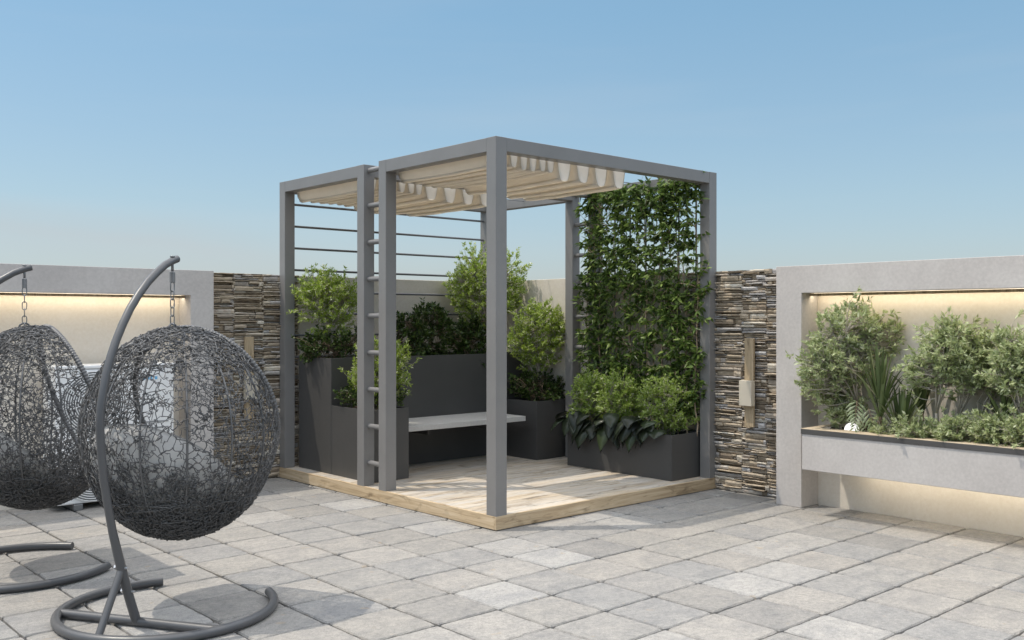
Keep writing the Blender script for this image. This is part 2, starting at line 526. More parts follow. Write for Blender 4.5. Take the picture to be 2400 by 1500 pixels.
# wall lamps -------------------------------------------------------
def wall_lamp(rt, out_axis, label):
    """board and box built in local axes: u along the wall, w out of the wall"""
    def bx(mb, u0, u1, w0, w1, z0, z1, bev):
        if out_axis == 'x': mb.box(rt.location.x - w1, rt.location.x - w0, rt.location.y + u0, rt.location.y + u1, z0, z1, bev)
        else: mb.box(rt.location.x + u0, rt.location.x + u1, rt.location.y - w1, rt.location.y - w0, z0, z1, bev)
    mb = MB(); bx(mb, -.045, .045, .062, .088, .583, 1.34, .003); wbuild(mb, 'back_board', M_sconce, rt)
    mb = MB(); bx(mb, -.062, .062, .0885, .145, .765, .98, .004); wbuild(mb, 'lamp_shade', M_shade, rt)
    mb = MB(); bx(mb, -.02, .02, .001, .0615, .70, 1.10, 0); wbuild(mb, 'wall_bracket', M_rail, rt)
    tag(rt, label, 'wall lamp', 'wooden wall lamps')
wall_lamp(empty('wall_lamp', (XW, 4.792, 0)), 'x', 'tall wooden board lamp with white box shade on the right stone strip')
wall_lamp(empty('wall_lamp', (4.16, YW, 0)), 'y', 'tall wooden board lamp on the left stone strip behind the wicker chair')

# ------------------------------------------------------------------ wall planter on the right
WPX, WPY = 6.58, 4.02
wp = empty('wall_planter', (6.84, 2.5, .36))
tag(wp, 'long grey raised planter with dark edge and wooden top, fixed to right wall', 'planter')
mb = MB()
mb.box(WPX, WPX + .05, -2.1, WPY, .355, .628, .003)
mb.box(WPX + .052, XW - .002, -2.1, WPY - .003, .357, .40, .002)
mb.box(WPX + .052, XW - .002, WPY - .05, WPY, .402, .628, .002)
wbuild(mb, 'planter_box', M_plaster, wp)
mb = MB()
mb.box(WPX - .008, WPX + .016, -2.1, WPY + .006, .6285, .664, .002)
wbuild(mb, 'edge_trim', M_caped, wp)
mb = MB()
mb.box(WPX - .008, WPX + .14, -2.1, WPY + .006, .6645, .669, .0015)
mb.box(WPX + .142, XW - .003, WPY - .07, WPY + .006, .6645, .669, .0015)
wbuild(mb, 'wooden_cap', M_cap, wp)
def soil_sheet(x0, x1, y0, y1, z, seed, amp=.012):
    rng = random.Random(seed); mb = MB(); nx = max(2, int((x1 - x0) / .05)); ny = max(2, int((y1 - y0) / .05))
    vs = [(x0 + (x1 - x0) * i / nx, y0 + (y1 - y0) * j / ny, z + rng.uniform(-amp, amp)) for j in range(ny + 1) for i in range(nx + 1)]
    fs = [(j * (nx + 1) + i, j * (nx + 1) + i + 1, (j + 1) * (nx + 1) + i + 1, (j + 1) * (nx + 1) + i) for j in range(ny) for i in range(nx)]
    mb.add(vs, fs); return mb
wbuild(soil_sheet(WPX + .12, XW - .004, -2.1, WPY - .052, .648, 3), 'soil', M_soil, wp, True)
mb = MB(); mb.box(6.93, 6.96, -2.0, WPY - .25, .338, .3535)
wbuild(mb, 'light_strip', M_ledw, wp)

# ------------------------------------------------------------------ deck
X0, X1, Y0, Y1, DZ = 4.49, 7.085, 5.175, 8.312, .10
dk = empty('deck_platform', (5.79, 6.74, 0))
tag(dk, 'low whitewashed timber deck platform standing in the terrace corner', 'deck')
mb = MB(); rng = random.Random(9)
y = Y0 + .125; 
w = .1395
while y < Y1 - .03:
    yy = min(y + w, Y1 - .004)
    xs = [X0 + .024, rng.uniform(5.2, 6.4), X1 - .004]
    for a, b in zip(xs[:-1], xs[1:]):
        mb.box(a + .0008, b - .0008, y + .0009, yy - .0009, DZ - .028, DZ + rng.uniform(-.0006, .0006), .0015)
    y += w
mb.box(X0 + .024, X1 - .004, Y0 + .024, Y0 + .1235, DZ - .028, DZ, .002)
wbuild(mb, 'deck_boards', M_deck, dk)
mb = MB(); mb.box(X0, X1, Y0, Y0 + .022, .004, DZ + .001, .003)
wbuild(mb, 'edge_board', M_edge, dk)
mb = MB(); mb.box(X0, X0 + .022, Y0 + .0225, Y1, .004, DZ + .001, .003)
wbuild(mb, 'edge_board', M_edge_y, dk)
mb = MB(); mb.box(X0 + .024, X1 - .006, Y0 + .024, Y1 - .006, .004, DZ - .03)
wbuild(mb, 'sub_frame', M_mortar, dk)

# ------------------------------------------------------------------ pergola
PW = .104; PT = 2.80; BH = .10
pg = empty('pergola', (5.79, 6.74, DZ))
tag(pg, 'grey metal box pergola of two bays with cream retractable shade on the timber deck', 'pergola')
bays = [(Y0, 6.645), (6.862, Y1 - .004)]
PX_ = (X0, X1 - PW - .003)
for (ya, yb) in bays:
    for px in PX_:
        for py in (ya, yb - PW):
            mb = MB(); mb.box(px, px + PW, py, py + PW, DZ + .0005, PT, .0025)
            wbuild(mb, 'post', M_frame, pg)
    for px in PX_:
        mb = MB(); mb.box(px + .001, px + PW - .001, ya + PW + .0006, yb - PW - .0006, PT - BH, PT - .0008, .0025)
        wbuild(mb, 'beam', M_frame, pg)
    for py in (ya, yb - PW):
        mb = MB(); mb.box(PX_[0] + PW + .0006, PX_[1] - .0006, py + .001, py + PW - .001, PT - BH, PT - .0008, .0025)
        wbuild(mb, 'beam', M_frame, pg)
for px in PX_:
    for k in range(9):
        z = .296 + .3085 * k
        if k == 8: z = 2.752
        mb = MB(); mb.tube([(px + .052, 6.6455, z), (px + .052, 6.8615, z)], .0215, 14)
        sharp_smooth(wbuild(mb, 'rung', M_frame, pg))
for k in range(8):
    z = 2.594 - .2075 * k
    mb = MB(); mb.tube([(PX_[0] + PW, Y1 - .056, z), (PX_[1], Y1 - .056, z)], .0115, 10)
    sharp_smooth(wbuild(mb, 'rail', M_rail, pg))
for k in range(7):
    yy = 5.36 + k * .195
    mb = MB(); mb.tube([(X1 - .055, yy, DZ), (X1 - .055, yy, PT - BH)], .008, 8)
    sharp_smooth(wbuild(mb, 'trellis_rod', M_rail, pg))

def canopy(ya, yb, seed, skew=0.0):
    rng = random.Random(seed)
    small = [4.664, 4.777, 4.877, 4.970, 5.070, 5.154]
    large = [5.298, 5.508, 5.715, 5.93]
    prof = []
    zc = 2.672
    cs = [(c, .040, 2.618 + rng.uniform(-.006, .006)) for c in small] + [(c + rng.uniform(-.006, .006), .076, 2.573 + rng.uniform(-.008, .010)) for c in large]
    ztop = 2.748
    pts = [(4.612, ztop), (4.613, 2.70), (4.616, 2.66)]
    for i, (c, hw, zb) in enumerate(cs):
        for k in range(3 if i == 0 else 0, 15):
            t = -1 + 2 * k / 14
            x = c + hw * t
            zz_ = zb + (ztop - zb) * (abs(t) ** 4.2)
            if k == 0 or k == 14: zz_ = ztop
            pts.append((x, zz_))
        if i < len(cs) - 1:
            c2, hw2, _ = cs[i + 1]
            a, b = c + hw, c2 - hw2
            if b - a > .006: pts.append(((a + b) / 2, ztop + .004))
    mb = MB(); ny = 20
    n = len(pts); vs = []
    for j in range(ny + 1):
        t = j / ny; y = ya + (yb - ya) * t
        for (x, z) in pts:
            y = ya + (yb - skew * min(1, max(0, (x - 5.1) / .25)) - ya) * t
            dz = (rng.uniform(-.0007, .0007) - (.010 * math.sin(PI * t) + .0022 * math.sin(t * 9 + x * 17) + .0014 * math.sin(t * 23 + x * 41)) * ((2.75 - z) / .17))
            vs.append((x + rng.uniform(-.0006, .0006) + .0022 * math.sin(t * 6.5 + x * 29) * ((2.75 - z) / .17), y, z + dz))
    fs = [(j * n + i, j * n + i + 1, (j + 1) * n + i + 1, (j + 1) * n + i) for j in range(ny) for i in range(n - 1)]
    mb.add(vs, fs)
    sh = wbuild(mb, 'shade_cloth', M_canopy, pg, True)
    sol = sh.modifiers.new('thickness', 'SOLIDIFY'); sol.thickness = .0025
    for (c, hw, zb) in cs:
        f = MB()  # added flaps: their white stands in for sky through open folds
        out = []
        for k in range(0, 15):
            t = -1 + 2 * k / 14
            out.append((c + hw * .96 * t, zb + .003 + (ztop - zb) * (abs(t) ** 4.2)))
        K = len(out)
        vs = [(x, ya + .004, z) for x, z in out] + [(x, ya + .007, z) for x, z in out]
        fs = [tuple(range(K)), tuple(range(2 * K - 1, K - 1, -1))] + [(i, K + i, K + i + 1, i + 1) for i in range(K - 1)] + [(0, K - 1, 2 * K - 1, K)]
        f.add(vs, fs)
        wbuild(f, 'sky_fill_flap', M_skyfill, sh)
    for (c, hw, zb) in cs:
        pk = MB()  # ridge added along each fold to draw a highlight and shadow line
        y1_ = yb - skew * min(1, max(0, (c - 5.1) / .25))
        line = []
        for k in range(13):
            t = k / 12; y = ya + .002 + (y1_ - ya - .004) * t
            line.append((c - hw * .62 + .0022 * math.sin(t * 6.5 + c * 29), y, zb + .012 - .0105 * math.sin(PI * t) + rng.uniform(-.0008, .0008)))
        pk.tube(line, .0062 if hw < .05 else .0085, 8)
        wbuild(pk, 'added_fold_ridge', M_canopy, sh, True)
    for yy in (ya + .12, (ya + yb) / 2, yb - .12):
        m2 = MB(); m2.tube([(4.594, yy, 2.758), (PX_[1] + .001, yy, 2.758)], .004, 6)
        wbuild(m2, 'shade_cable', M_rail, pg)
canopy(5.30, 6.53, 2, .13)
canopy(6.985, 8.19, 3)

# ------------------------------------------------------------------ metal planters and bench
def planter(x0, x1, y0, y1, z1, label, seed):
    t = .012
    rt = empty('metal_planter', ((x0 + x1) / 2, (y0 + y1) / 2, DZ))
    tag(rt, label, 'planter', 'anthracite metal planters on the deck')
    mb = MB()
    mb.box(x0, x1, y0, y0 + t, DZ + .001, z1, .0018)
    mb.box(x0, x1, y1 - t, y1, DZ + .001, z1, .0018)
    mb.box(x0, x0 + t, y0 + t + .0003, y1 - t - .0003, DZ + .001, z1 - .0005, .0018)
    mb.box(x1 - t, x1, y0 + t + .0003, y1 - t - .0003, DZ + .001, z1 - .0005, .0018)
    wbuild(mb, 'planter_box', M_box, rt)
    wbuild(soil_sheet(x0 + t, x1 - t, y0 + t, y1 - t, z1 - .05, seed), 'soil', M_soil, rt, True)
    return rt
planter(4.625, 7.03, 7.602, 8.18, 1.148, 'tallest dark grey planter running along the back behind the bench', 1)
planter(4.625, 5.02, 6.957, 7.598, .722, 'dark grey planter on the left beside the ladder rungs, at the bench end', 2)
planter(6.605, 7.03, 6.994, 7.598, .685, 'dark grey cube planter at the far right end of the bench', 4)
planter(6.610, 7.02, 5.302, 6.57, .497, 'long low dark grey planter beneath the climbing plant', 5)
bn = empty('bench', (5.74, 7.3, .5))
tag(bn, 'pale grey floating bench slab between two dark planters', 'bench')
mb = MB(); mb.box(5.024, 6.462, 7.0, 7.599, .502, .55, .003)
wbuild(mb, 'seat', M_bench, bn)
for xx in (5.35, 6.1):
    mb = MB(); mb.box(xx, xx + .03, 7.12, 7.598, .44, .5015, .002); wbuild(mb, 'bracket', M_box, bn)

# ------------------------------------------------------------------ plants
def unit(v): return v / (np.linalg.norm(v, axis=-1, keepdims=True) + 1e-9)

def leaf_mesh(name, P, D, L, W, rng, mat, parent, up_bias=.5, fold=.25, droop=0.0, shape='diamond'):
    n = len(P)
    rnd = unit(rng.normal(size=(n, 3)))
    nr = unit(rnd + np.array([0, 0, up_bias * 2]))
    D = unit(D)
    S = unit(np.cross(D, nr)); Nn = np.cross(S, D)
    L = L * rng.uniform(.65, 1.25, size=(n, 1)); W = W * rng.uniform(.7, 1.2, size=(n, 1))
    dr = np.array([0, 0, -1.0]) * L * droop
    if shape == 'diamond':
        base = P; tip = P + D * L + dr
        mid = P + D * L * .45 + dr * .25 - Nn * W * fold
        a = P + D * L * .42 + S * W * .5 + dr * .2; b = P + D * L * .42 - S * W * .5 + dr * .2
        V = np.stack([base, a, tip, b, mid], 1).reshape(-1, 3)
        f = np.array([[0, 4, 1], [1, 4, 2], [0, 3, 4], [4, 3, 2]])
        k = 5
    else:  # pointed leaf with six outline points
        tip = P + D * L + dr
        a1 = P + D * L * .22 + S * W * .5 + dr * .05; b1 = P + D * L * .22 - S * W * .5 + dr * .05
        a2 = P + D * L * .58 + S * W * .34 + dr * .35; b2 = P + D * L * .58 - S * W * .34 + dr * .35
        m1 = P + D * L * .25 - Nn * W * fold + dr * .05; m2 = P + D * L * .6 - Nn * W * fold * .7 + dr * .35
        V = np.stack([P, a1, a2, tip, b2, b1, m1, m2], 1).reshape(-1, 3)
        f = np.array([[0, 6, 1], [1, 6, 7], [1, 7, 2], [2, 7, 3], [0, 5, 6], [5, 4, 7], [5, 7, 6], [4, 3, 7]])
        k = 8
    Fc = (f[None, :, :] + (np.arange(n) * k)[:, None, None]).reshape(-1, 3)
    root = parent
    while root.parent is not None: root = root.parent
    V = V - np.array(root.location)
    me = bpy.data.meshes.new(name)
    me.vertices.add(len(V)); me.vertices.foreach_set('co', V.astype(np.float32).ravel())
    me.loops.add(len(Fc) * 3); me.loops.foreach_set('vertex_index', Fc.astype(np.int32).ravel())
    me.polygons.add(len(Fc)); me.polygons.foreach_set('loop_start', np.arange(0, len(Fc) * 3, 3, dtype=np.int32))
    me.materials.append(mat)
    me.update(calc_edges=True); me.validate()
    o = bpy.data.objects.new(name, me); COL.objects.link(o); o.parent = parent
    return o

def px_ell(px, py, rx, ry, d, rd=None):
    c = np.array(at(px, py, d)); s = d / F_PX
    return (c, rx * s, ry * s, (rd if rd else rx * s * .8))

VIEW = np.array([SY, CY, 0.0]); RIGHT = np.array([CY, -SY, 0.0]); UP = np.array([0, 0, 1.0])
def sample_ell(rng, ells, n, shell=.45):
    vol = np.array([e[1] * e[2] * e[3] for e in ells]); vol = vol / vol.sum()
    idx = rng.choice(len(ells), size=n, p=vol)
    u = unit(rng.normal(size=(n, 3)))
    r = rng.uniform(0, 1, size=(n, 1)) ** (1 / 3.0)
    r = np.where(rng.uniform(size=(n, 1)) < shell, rng.uniform(.78, 1.06, size=(n, 1)), r)
    out = np.zeros((n, 3)); outd = np.zeros((n, 3))
    for k, e in enumerate(ells):
        m = idx == k
        q = u[m] * r[m]
        out[m] = e[0] + RIGHT * q[:, :1] * e[1] + UP * q[:, 1:2] * e[2] + VIEW * q[:, 2:3] * e[3]
        outd[m] = RIGHT * u[m][:, :1] + UP * u[m][:, 1:2] + VIEW * u[m][:, 2:3]
    return out, outd

def bush(name, label, cat, base, ells, ntw, lpt, leaf, mat, stem_mat, seed, group=None, limbs=5, trunk_r=.012, trunk_h=None,
         twig_len=(.07, .16), up=.4, up_bias=.5, shape='diamond', names=('foliage', 'stem'), fork=.45, twig_r=.0016, droop=0.0, tmin=.15, clip=None):
    rng = np.random.default_rng(seed); pr = random.Random(seed)
    rt = empty(name, tuple(base)); tag(rt, label, cat, group)
    base = np.array(base, float)
    tips, outd = sample_ell(rng, ells, ntw)
    if clip is not None:
        ok = clip(tips); tips, outd = tips[ok], outd[ok]
    ln = rng.uniform(size=(len(tips), 1)) < .26
    tips = tips + np.where(ln, rng.uniform(.015, .095, size=(len(tips), 1)), 0) * unit(outd + np.array([0, 0, .35]))
    # woody skeleton
    sk = MB(); samples = [base]
    cen = np.average([e[0] for e in ells], axis=0, weights=[e[1] * e[2] for e in ells])
    th = trunk_h if trunk_h is not None else max(.02, (cen[2] - base[2]) * .35)
    fk = base + np.array([pr.uniform(-.02, .02), pr.uniform(-.02, .02), th])
    pts = [base, base * .5 + fk * .5 + np.array([pr.uniform(-.012, .012), pr.uniform(-.012, .012), 0]), fk]
    sk.tube(pts, [trunk_r, trunk_r * .85, trunk_r * .75], 7)
    lt, _ = sample_ell(rng, ells, limbs * 1, .1)
    for q in lt:
        q = cen * .35 + q * .65
        m1 = fk * .6 + q * .4 + np.array([pr.uniform(-.03, .03), pr.uniform(-.03, .03), pr.uniform(-.01, .04)])
        m2 = fk * .25 + q * .75 + np.array([pr.uniform(-.02, .02), pr.uniform(-.02, .02), pr.uniform(0, .03)])
        path = [fk, m1, m2, q]
        sk.tube(path, [trunk_r * .62, trunk_r * .45, trunk_r * .32, trunk_r * .2], 5)
        for a, b in zip(path[:-1], path[1:]):
            for s in (.25, .5, .75, 1.0): samples.append(a * (1 - s) + b * s)
    S = np.array(samples)
    LP = []; LD = []
    for i in range(len(tips)):
        t = tips[i]
        dd = np.linalg.norm(S - t, axis=1) + np.where(S[:, 2] > t[2], .12, 0)
        s0 = S[int(np.argmin(dd))]
        tl = pr.uniform(*twig_len)
        dirv = unit(outd[i] * .65 + unit(t - s0) * .6 + np.array([0, 0, up]) + rng.normal(size=3) * .35)
        s1 = t - dirv * tl
        sk.tube([s0, s0 * .4 + s1 * .6 + rng.normal(size=3) * .01, s1, t], [twig_r * 2.2, twig_r * 1.7, twig_r * 1.3, twig_r * .6], 3, caps=False)
        ts = rng.uniform(tmin, 1.0, size=lpt) ** .8
        P = s1[None] * (1 - ts[:, None]) + t[None] * ts[:, None]
        a = rng.normal(size=(lpt, 3)); a -= dirv * (a @ dirv)[:, None]; a = unit(a)
        D = a * rng.uniform(.5, 1.1, size=(lpt, 1)) + dirv * rng.uniform(.35, 1.1, size=(lpt, 1))
        LP.append(P); LD.append(D)
    LP = np.concatenate(LP); LD = np.concatenate(LD)
    leaf_mesh(names[0], LP, LD, leaf[0], leaf[1], rng, mat, rt, up_bias, .22, droop, shape)
    wbuild(sk, names[1], stem_mat, rt, True)
    return rt

FS = ('foliage', 'stem')
G1 = 'bright green bushes in the metal planters'
G2 = 'dark green low shrubs in the metal planters'
d = depth_of(4.85, 7.9)
bush('bush', 'bright green feathery bush in the left end of the tallest planter', 'bush', (4.84, 7.9, 1.09),
     [px_ell(768, 715, 72, 82, d), px_ell(745, 662, 38, 45, d), px_ell(735, 690, 45, 40, d), px_ell(800, 700, 55, 60, d)], 470, 19, (.034, .012), M_light, M_bark, 21, G1, 6, .012)
bush('shrub', 'dark round leaved shrub spilling over the left end of the tallest planter', 'shrub', (4.80, 7.78, 1.09),
     [px_ell(765, 808, 66, 36, d - .1), px_ell(722, 830, 34, 24, d - .15, .07), px_ell(825, 800, 40, 34, d)], 200, 18, (.026, .019), M_dark, M_twig, 22, G2, 6, .008, up=.1)
d = depth_of(4.83, 7.25)
bush('bush', 'bright green feathery bush behind the ladder rungs', 'bush', (4.83, 7.25, .67),
     [px_ell(890, 860, 66, 84, d), px_ell(930, 860, 38, 60, d), px_ell(845, 890, 36, 48, d)], 430, 19, (.034, .012), M_light, M_bark, 23, G1, 6, .011)
bush('shrub', 'dark small leaved shrub low in the planter behind the ladder rungs', 'shrub', (4.80, 7.2, .67),
     [px_ell(820, 928, 38, 28, d, .12), px_ell(875, 930, 50, 26, d, .15), px_ell(930, 930, 26, 28, d, .12)], 150, 18, (.025, .018), M_dark, M_twig, 24, G2, 6, .008, up=.1)
for i, (xx, px, py, rx, ry, lab) in enumerate([(5.55, 955, 790, 55, 62, 'dark leafy shrub behind the bench, nearest the ladder rungs'),
                                          (5.95, 1010, 778, 58, 66, 'dark leafy shrub with upright sprigs behind the middle of the bench'),
                                          (6.35, 1090, 800, 60, 52, 'dark leafy shrub behind the bench beside the near corner post')]):
    d = depth_of(xx, 7.88)
    bush('shrub', lab, 'shrub', (xx, 7.88, 1.09), [px_ell(px, py, rx, ry, d, .2), px_ell(px - 10, py + 45, rx * .9, 22, d - .15, .1), px_ell(px + 12, py - 40, rx * .5, 28, d, .1)], 190, 17, (.042, .021), M_dark, M_twig, 30 + i, G2, 6, .008, up=.35)
d = depth_of(6.72, 7.9)
bush('bush', 'largest bright green bush in the tall planter, rising behind the near corner post', 'bush', (6.72, 7.9, 1.09),
     [px_ell(1138, 678, 88, 82, d), px_ell(1110, 620, 45, 45, d), px_ell(1195, 640, 42, 55, d), px_ell(1075, 680, 35, 45, d)], 720, 20, (.036, .013), M_light, M_bark, 41, G1, 8, .014)
d = depth_of(6.82, 7.3)
bush('bush', 'bright green bush in the cube planter at the bench end', 'bush', (6.84, 7.3, .63),
     [px_ell(1265, 785, 70, 74, d), px_ell(1300, 760, 38, 50, d), px_ell(1225, 800, 40, 55, d), px_ell(1270, 735, 40, 32, d)], 520, 20, (.036, .013), M_light, M_bark, 42, G1, 7, .012)
bush('shrub', 'dark low shrub under the bright bush in the cube planter', 'shrub', (6.8, 7.25, .63),
     [px_ell(1250, 902, 66, 36, d, .17), px_ell(1300, 905, 34, 32, d, .1), px_ell(1270, 925, 40, 18, d - .2, .06)], 200, 17, (.03, .02), M_dark, M_twig, 43, G2, 6, .008, up=.15)
for i, (xx, yy, px, py, rx, ry, lab) in enumerate([(6.80, 6.36, 1385, 935, 50, 58, 'soft green bush at the far end of the long low planter'),
                                              (6.80, 6.02, 1458, 940, 55, 62, 'soft green bush in the middle of the long low planter'),
                                              (6.80, 5.58, 1562, 945, 70, 68, 'soft green bush at the near end of the long low planter')]):
    d = depth_of(xx, yy)
    bush('bush', lab, 'bush', (xx, yy, .45), [px_ell(px, py, rx, ry, d), px_ell(px - 5, py - 32, rx * .7, 32, d), px_ell(px + 8, py + 30, rx * .9, 32, d)], 430, 18, (.034, .0125), M_light2, M_bark, 50 + i, 'soft green bushes in the long low planter', 6, .008, up=.6)

# broad-leaved plants hanging over the long low planter
def broad_leaf(mb, p, yaw, L, W, tilt, rng):
    """a heart-shaped, arched leaf with a raised midrib channel"""
    outl = [(0, .20), (.05, .42), (.18, .53), (.42, .53), (.66, .41), (.86, .19), (1.0, 0.0)]
    cyw, syw = math.cos(yaw), math.sin(yaw)
    vs = []
    for (t, w) in outl:
        bend = tilt - 1.15 * t
        along = L * (t - .10 * t * t); 
        zz_ = L * (math.sin(tilt) * t - .62 * t * t)
        hx = L * (math.cos(tilt) * t * (1 - .28 * t))
        for sgn in (-1, 0, 1):
            lat = sgn * w * W
            q = zz_ - (.0 if sgn else .10 * W) - (abs(w) * W * .22 if sgn else 0)
            vs.append((p[0] + cyw * hx - syw * lat, p[1] + syw * hx + cyw * lat, p[2] + q))
    fs = []
    for i in range(len(outl) - 1):
        for s in (0, 1):
            fs.append((i * 3 + s, i * 3 + s + 1, (i + 1) * 3 + s + 1, (i + 1) * 3 + s))
    mb.add(vs, fs)
def broad_plant(x, y, z, n, seed, label):
    rng = random.Random(seed)
    rt = empty('broad_leaf_plant', (x, y, z)); tag(rt, label, 'plant', 'glossy dark leaved plants along the low planter')
    lf = MB(); st = MB()
    for k in range(n):
        yaw = PI + rng.uniform(-1.15, 1.15)
        r = rng.uniform(.03, .085); h = rng.uniform(.03, .15)
        e = (x + math.cos(yaw) * r, y + math.sin(yaw) * r * 1.3, z + h + .03)
        st.tube([(x, y, z), ((x + e[0]) / 2, (y + e[1]) / 2, z + h * .8), e], [.004, .0035, .003], 5)
        broad_leaf(lf, e, yaw + rng.uniform(-.5, .5), rng.uniform(.14, .205), rng.uniform(.125, .165), rng.uniform(-.95, .15), rng)
    o = wbuild(lf, 'foliage', M_broad, rt, True)
    s = o.modifiers.new('thickness', 'SOLIDIFY'); s.thickness = .0015
    wbuild(st, 'stem', M_twig, rt, True)
for i, (yy, lab) in enumerate([(6.52, 'glossy dark broad leaved plant at the far end of the low planter rim'), (6.28, 'glossy dark broad leaved plant second from the far end of the low planter'),
                          (6.02, 'glossy dark plant with long hanging leaves in the middle of the planter rim'), (5.78, 'glossy dark broad leaved plant second from the near end of the low planter'),
                          (5.52, 'glossy dark broad leaved plant nearest the low planter corner')]):
    broad_plant(6.655, yy, .475, 8, 70 + i, lab)

# climbing plant
def climber():
    rng = np.random.default_rng(8); pr = random.Random(8)
    x = X1 - .06
    rt = empty('climbing_plant', (x, 5.95, .46)); tag(rt, 'dense ivy like climber covering the trellis on the right side of the pergola', 'climbing plant')
    st = MB(); LP = []; LD = []
    ys = np.linspace(5.33, 6.62, 15)
    def shoot(p0, dirv, L, r, n):
        pts = [np.array(p0)]; dv = np.array(dirv, float)
        for k in range(n):
            dv = unit(dv + rng.normal(size=3) * np.array([.18, .22, .12]))
            q = pts[-1] + dv * L / n
            q[0] = min(max(q[0], x - .15), x + .06); q[1] = min(q[1], 6.70)
            pts.append(q)
        st.tube(pts, [r * (1 - .6 * k / n) for k in range(n + 1)], 5, caps=False)
        return pts
    for y in ys:
        top = 2.66 - pr.uniform(0, .1)
        p = [np.array([x - .075 + pr.uniform(-.02, .02), y + pr.uniform(-.03, .03), .46])]
        while p[-1][2] < top:
            q = p[-1] + np.array([pr.uniform(-.012, .012), pr.uniform(-.02, .02), .11])
            q[0] = min(max(q[0], x - .11), x - .02); q[1] += (y - q[1]) * .2
            p.append(q)
        n = len(p)
        st.tube(p, [.0075 * (1 - .5 * k / n) for k in range(n)], 6, caps=False)
        for k in range(2, n):
            for rep in range(4):
                if pr.random() < .1: continue
                sgn = pr.choice((-1, 1))
                sh = shoot(p[k], (-.5 + pr.uniform(-.5, .6), sgn * pr.uniform(.4, 1.0), pr.uniform(.35, 1.0)), pr.uniform(.10, .22), .0028, 4)
                m = pr.randint(10, 15)
                tt = rng.uniform(.15, 1, size=m) * 4
                i0 = np.minimum(tt.astype(int), 3); fr = (tt - i0)[:, None]
                A = np.array(sh)
                P = A[i0] * (1 - fr) + A[i0 + 1] * fr
                LP.append(P); D = rng.normal(size=(m, 3)) * np.array([.7, 1.0, .55]) + np.array([-.35, 0, .05]); LD.append(D)
    # thicker top, with a few tips above the beam
    m = 900
    P = np.stack([x + rng.normal(size=m) * .05 - .05, rng.uniform(5.3, 6.66, m), 2.67 + rng.normal(size=m) * .07], 1)
    P[:, 2] = np.minimum(P[:, 2], 2.78)
    LP.append(P); LD.append(rng.normal(size=(m, 3)) + np.array([-.5, 0, .1]))
    for yy in (5.62, 5.80, 6.05):
        sh = shoot((x + .062, yy, 2.66), (.1, .1, 1), .24, .0025, 4)
        A = np.array(sh); LP.append(A[1:]); LD.append(np.tile([0, .1, 1.0], (4, 1)) + rng.normal(size=(4, 3)) * .3)
    LP = np.concatenate(LP); LD = np.concatenate(LD)
    # uneven cover: thin it out in patches so that gaps show through
    gap = np.sin(LP[:, 1] * 9.3 + 1.3 * np.sin(LP[:, 2] * 4.1)) * np.sin(LP[:, 2] * 7.7 + 1.7 * np.sin(LP[:, 1] * 5.3))
    keep = rng.uniform(size=len(LP)) < np.where(gap > .42, .28, .98)
    LP, LD = LP[keep], LD[keep]
    leaf_mesh('foliage', LP, LD, .068, .029, rng, M_ivy, rt, .15, .2, .25, 'pointed')
    wbuild(st, 'stem', M_vine, rt, True)
climber()

# plants of the wall planter ---------------------------------------
G3 = 'grey green trees in the raised wall planter'
G4 = 'low grey green shrubs in the raised wall planter'
SZ = .648
def ground_y(px, X):   # Y of the point at planter depth X seen at picture column px
    t = (px - 1200) / F_PX
    dx, dy = t * CY + SY, -t * SY + CY
    return X / dx * dy
def olive(px, X, ells, seed, label, ntw, tr, th, limbs=6, leaf=(.042, .0165)):
    Y = ground_y(px, X); d = depth_of(X, Y)
    return bush('small_tree', label, 'tree', (X, Y, SZ), [px_ell(a, b, rx, ry, d, min(.17, rx * d / F_PX * .8)) for (a, b, rx, ry) in ells], int(ntw * 1.05), 15, leaf, M_olive, M_bark, seed, G3, limbs, tr, th,
                names=('crown', 'trunk'), up=.35, twig_r=.0019, twig_len=(.06, .13))
olive(2012, 6.88, [(2000, 760, 70, 58), (1945, 800, 60, 55), (1925, 870, 50, 50), (2060, 790, 62, 55), (1985, 850, 70, 50), (2105, 775, 30, 34), (1900, 890, 30, 40), (2015, 712, 34, 26), (1910, 840, 42, 55)], 61, 'small grey green tree nearest the stone strip, with the widest open crown', 430, .012, .19, 8)
olive(1955, 6.92, [(1925, 905, 45, 45), (1975, 890, 45, 48), (1945, 860, 50, 42), (1960, 930, 35, 30)], 62, 'short forked grey green tree beside the plaster pier, above the white globe', 170, .014, .12, 5)
olive(2192, 6.78, [(2215, 830, 70, 62), (2240, 778, 52, 44), (2172, 868, 52, 46), (2240, 862, 60, 44)], 63, 'grey green tree with a slim white trunk, right of the strap leaved plants', 400, .013, .19, 7)
olive(2248, 6.88, [(2275, 840, 58, 62), (2290, 868, 58, 44), (2315, 815, 36, 40)], 64, 'grey green tree with a pale forked trunk in the middle of the wall planter', 300, .013, .17, 6)
olive(2292, 6.95, [(2335, 862, 62, 55), (2330, 885, 55, 30)], 65, 'grey green tree close to the wall with a thick low forked trunk', 220, .014, .12, 5)
olive(2400, 6.85, [(2375, 818, 58, 56), (2405, 860, 62, 70), (2360, 872, 50, 46), (2440, 830, 60, 60)], 66, 'grey green tree cut off by the right edge of the picture', 360, .011, .17, 7)
def low(px, X, ells, seed, label, ntw=150):
    Y = ground_y(px, X); d = depth_of(X, Y)
    bush('low_shrub', label, 'shrub', (X, Y, SZ), [px_ell(a, b + 2, rx, ry * .98, d, .11) for (a, b, rx, ry) in ells], int(ntw * 1.4), 16, (.033, .014), M_olive, M_bark, seed, G4, 6, .006, .03, up=.5, twig_len=(.04, .09))
low(1970, 6.86, [(1965, 965, 32, 30), (1990, 945, 30, 28)], 81, 'low grey green shrub behind the white globe lamp', 110)
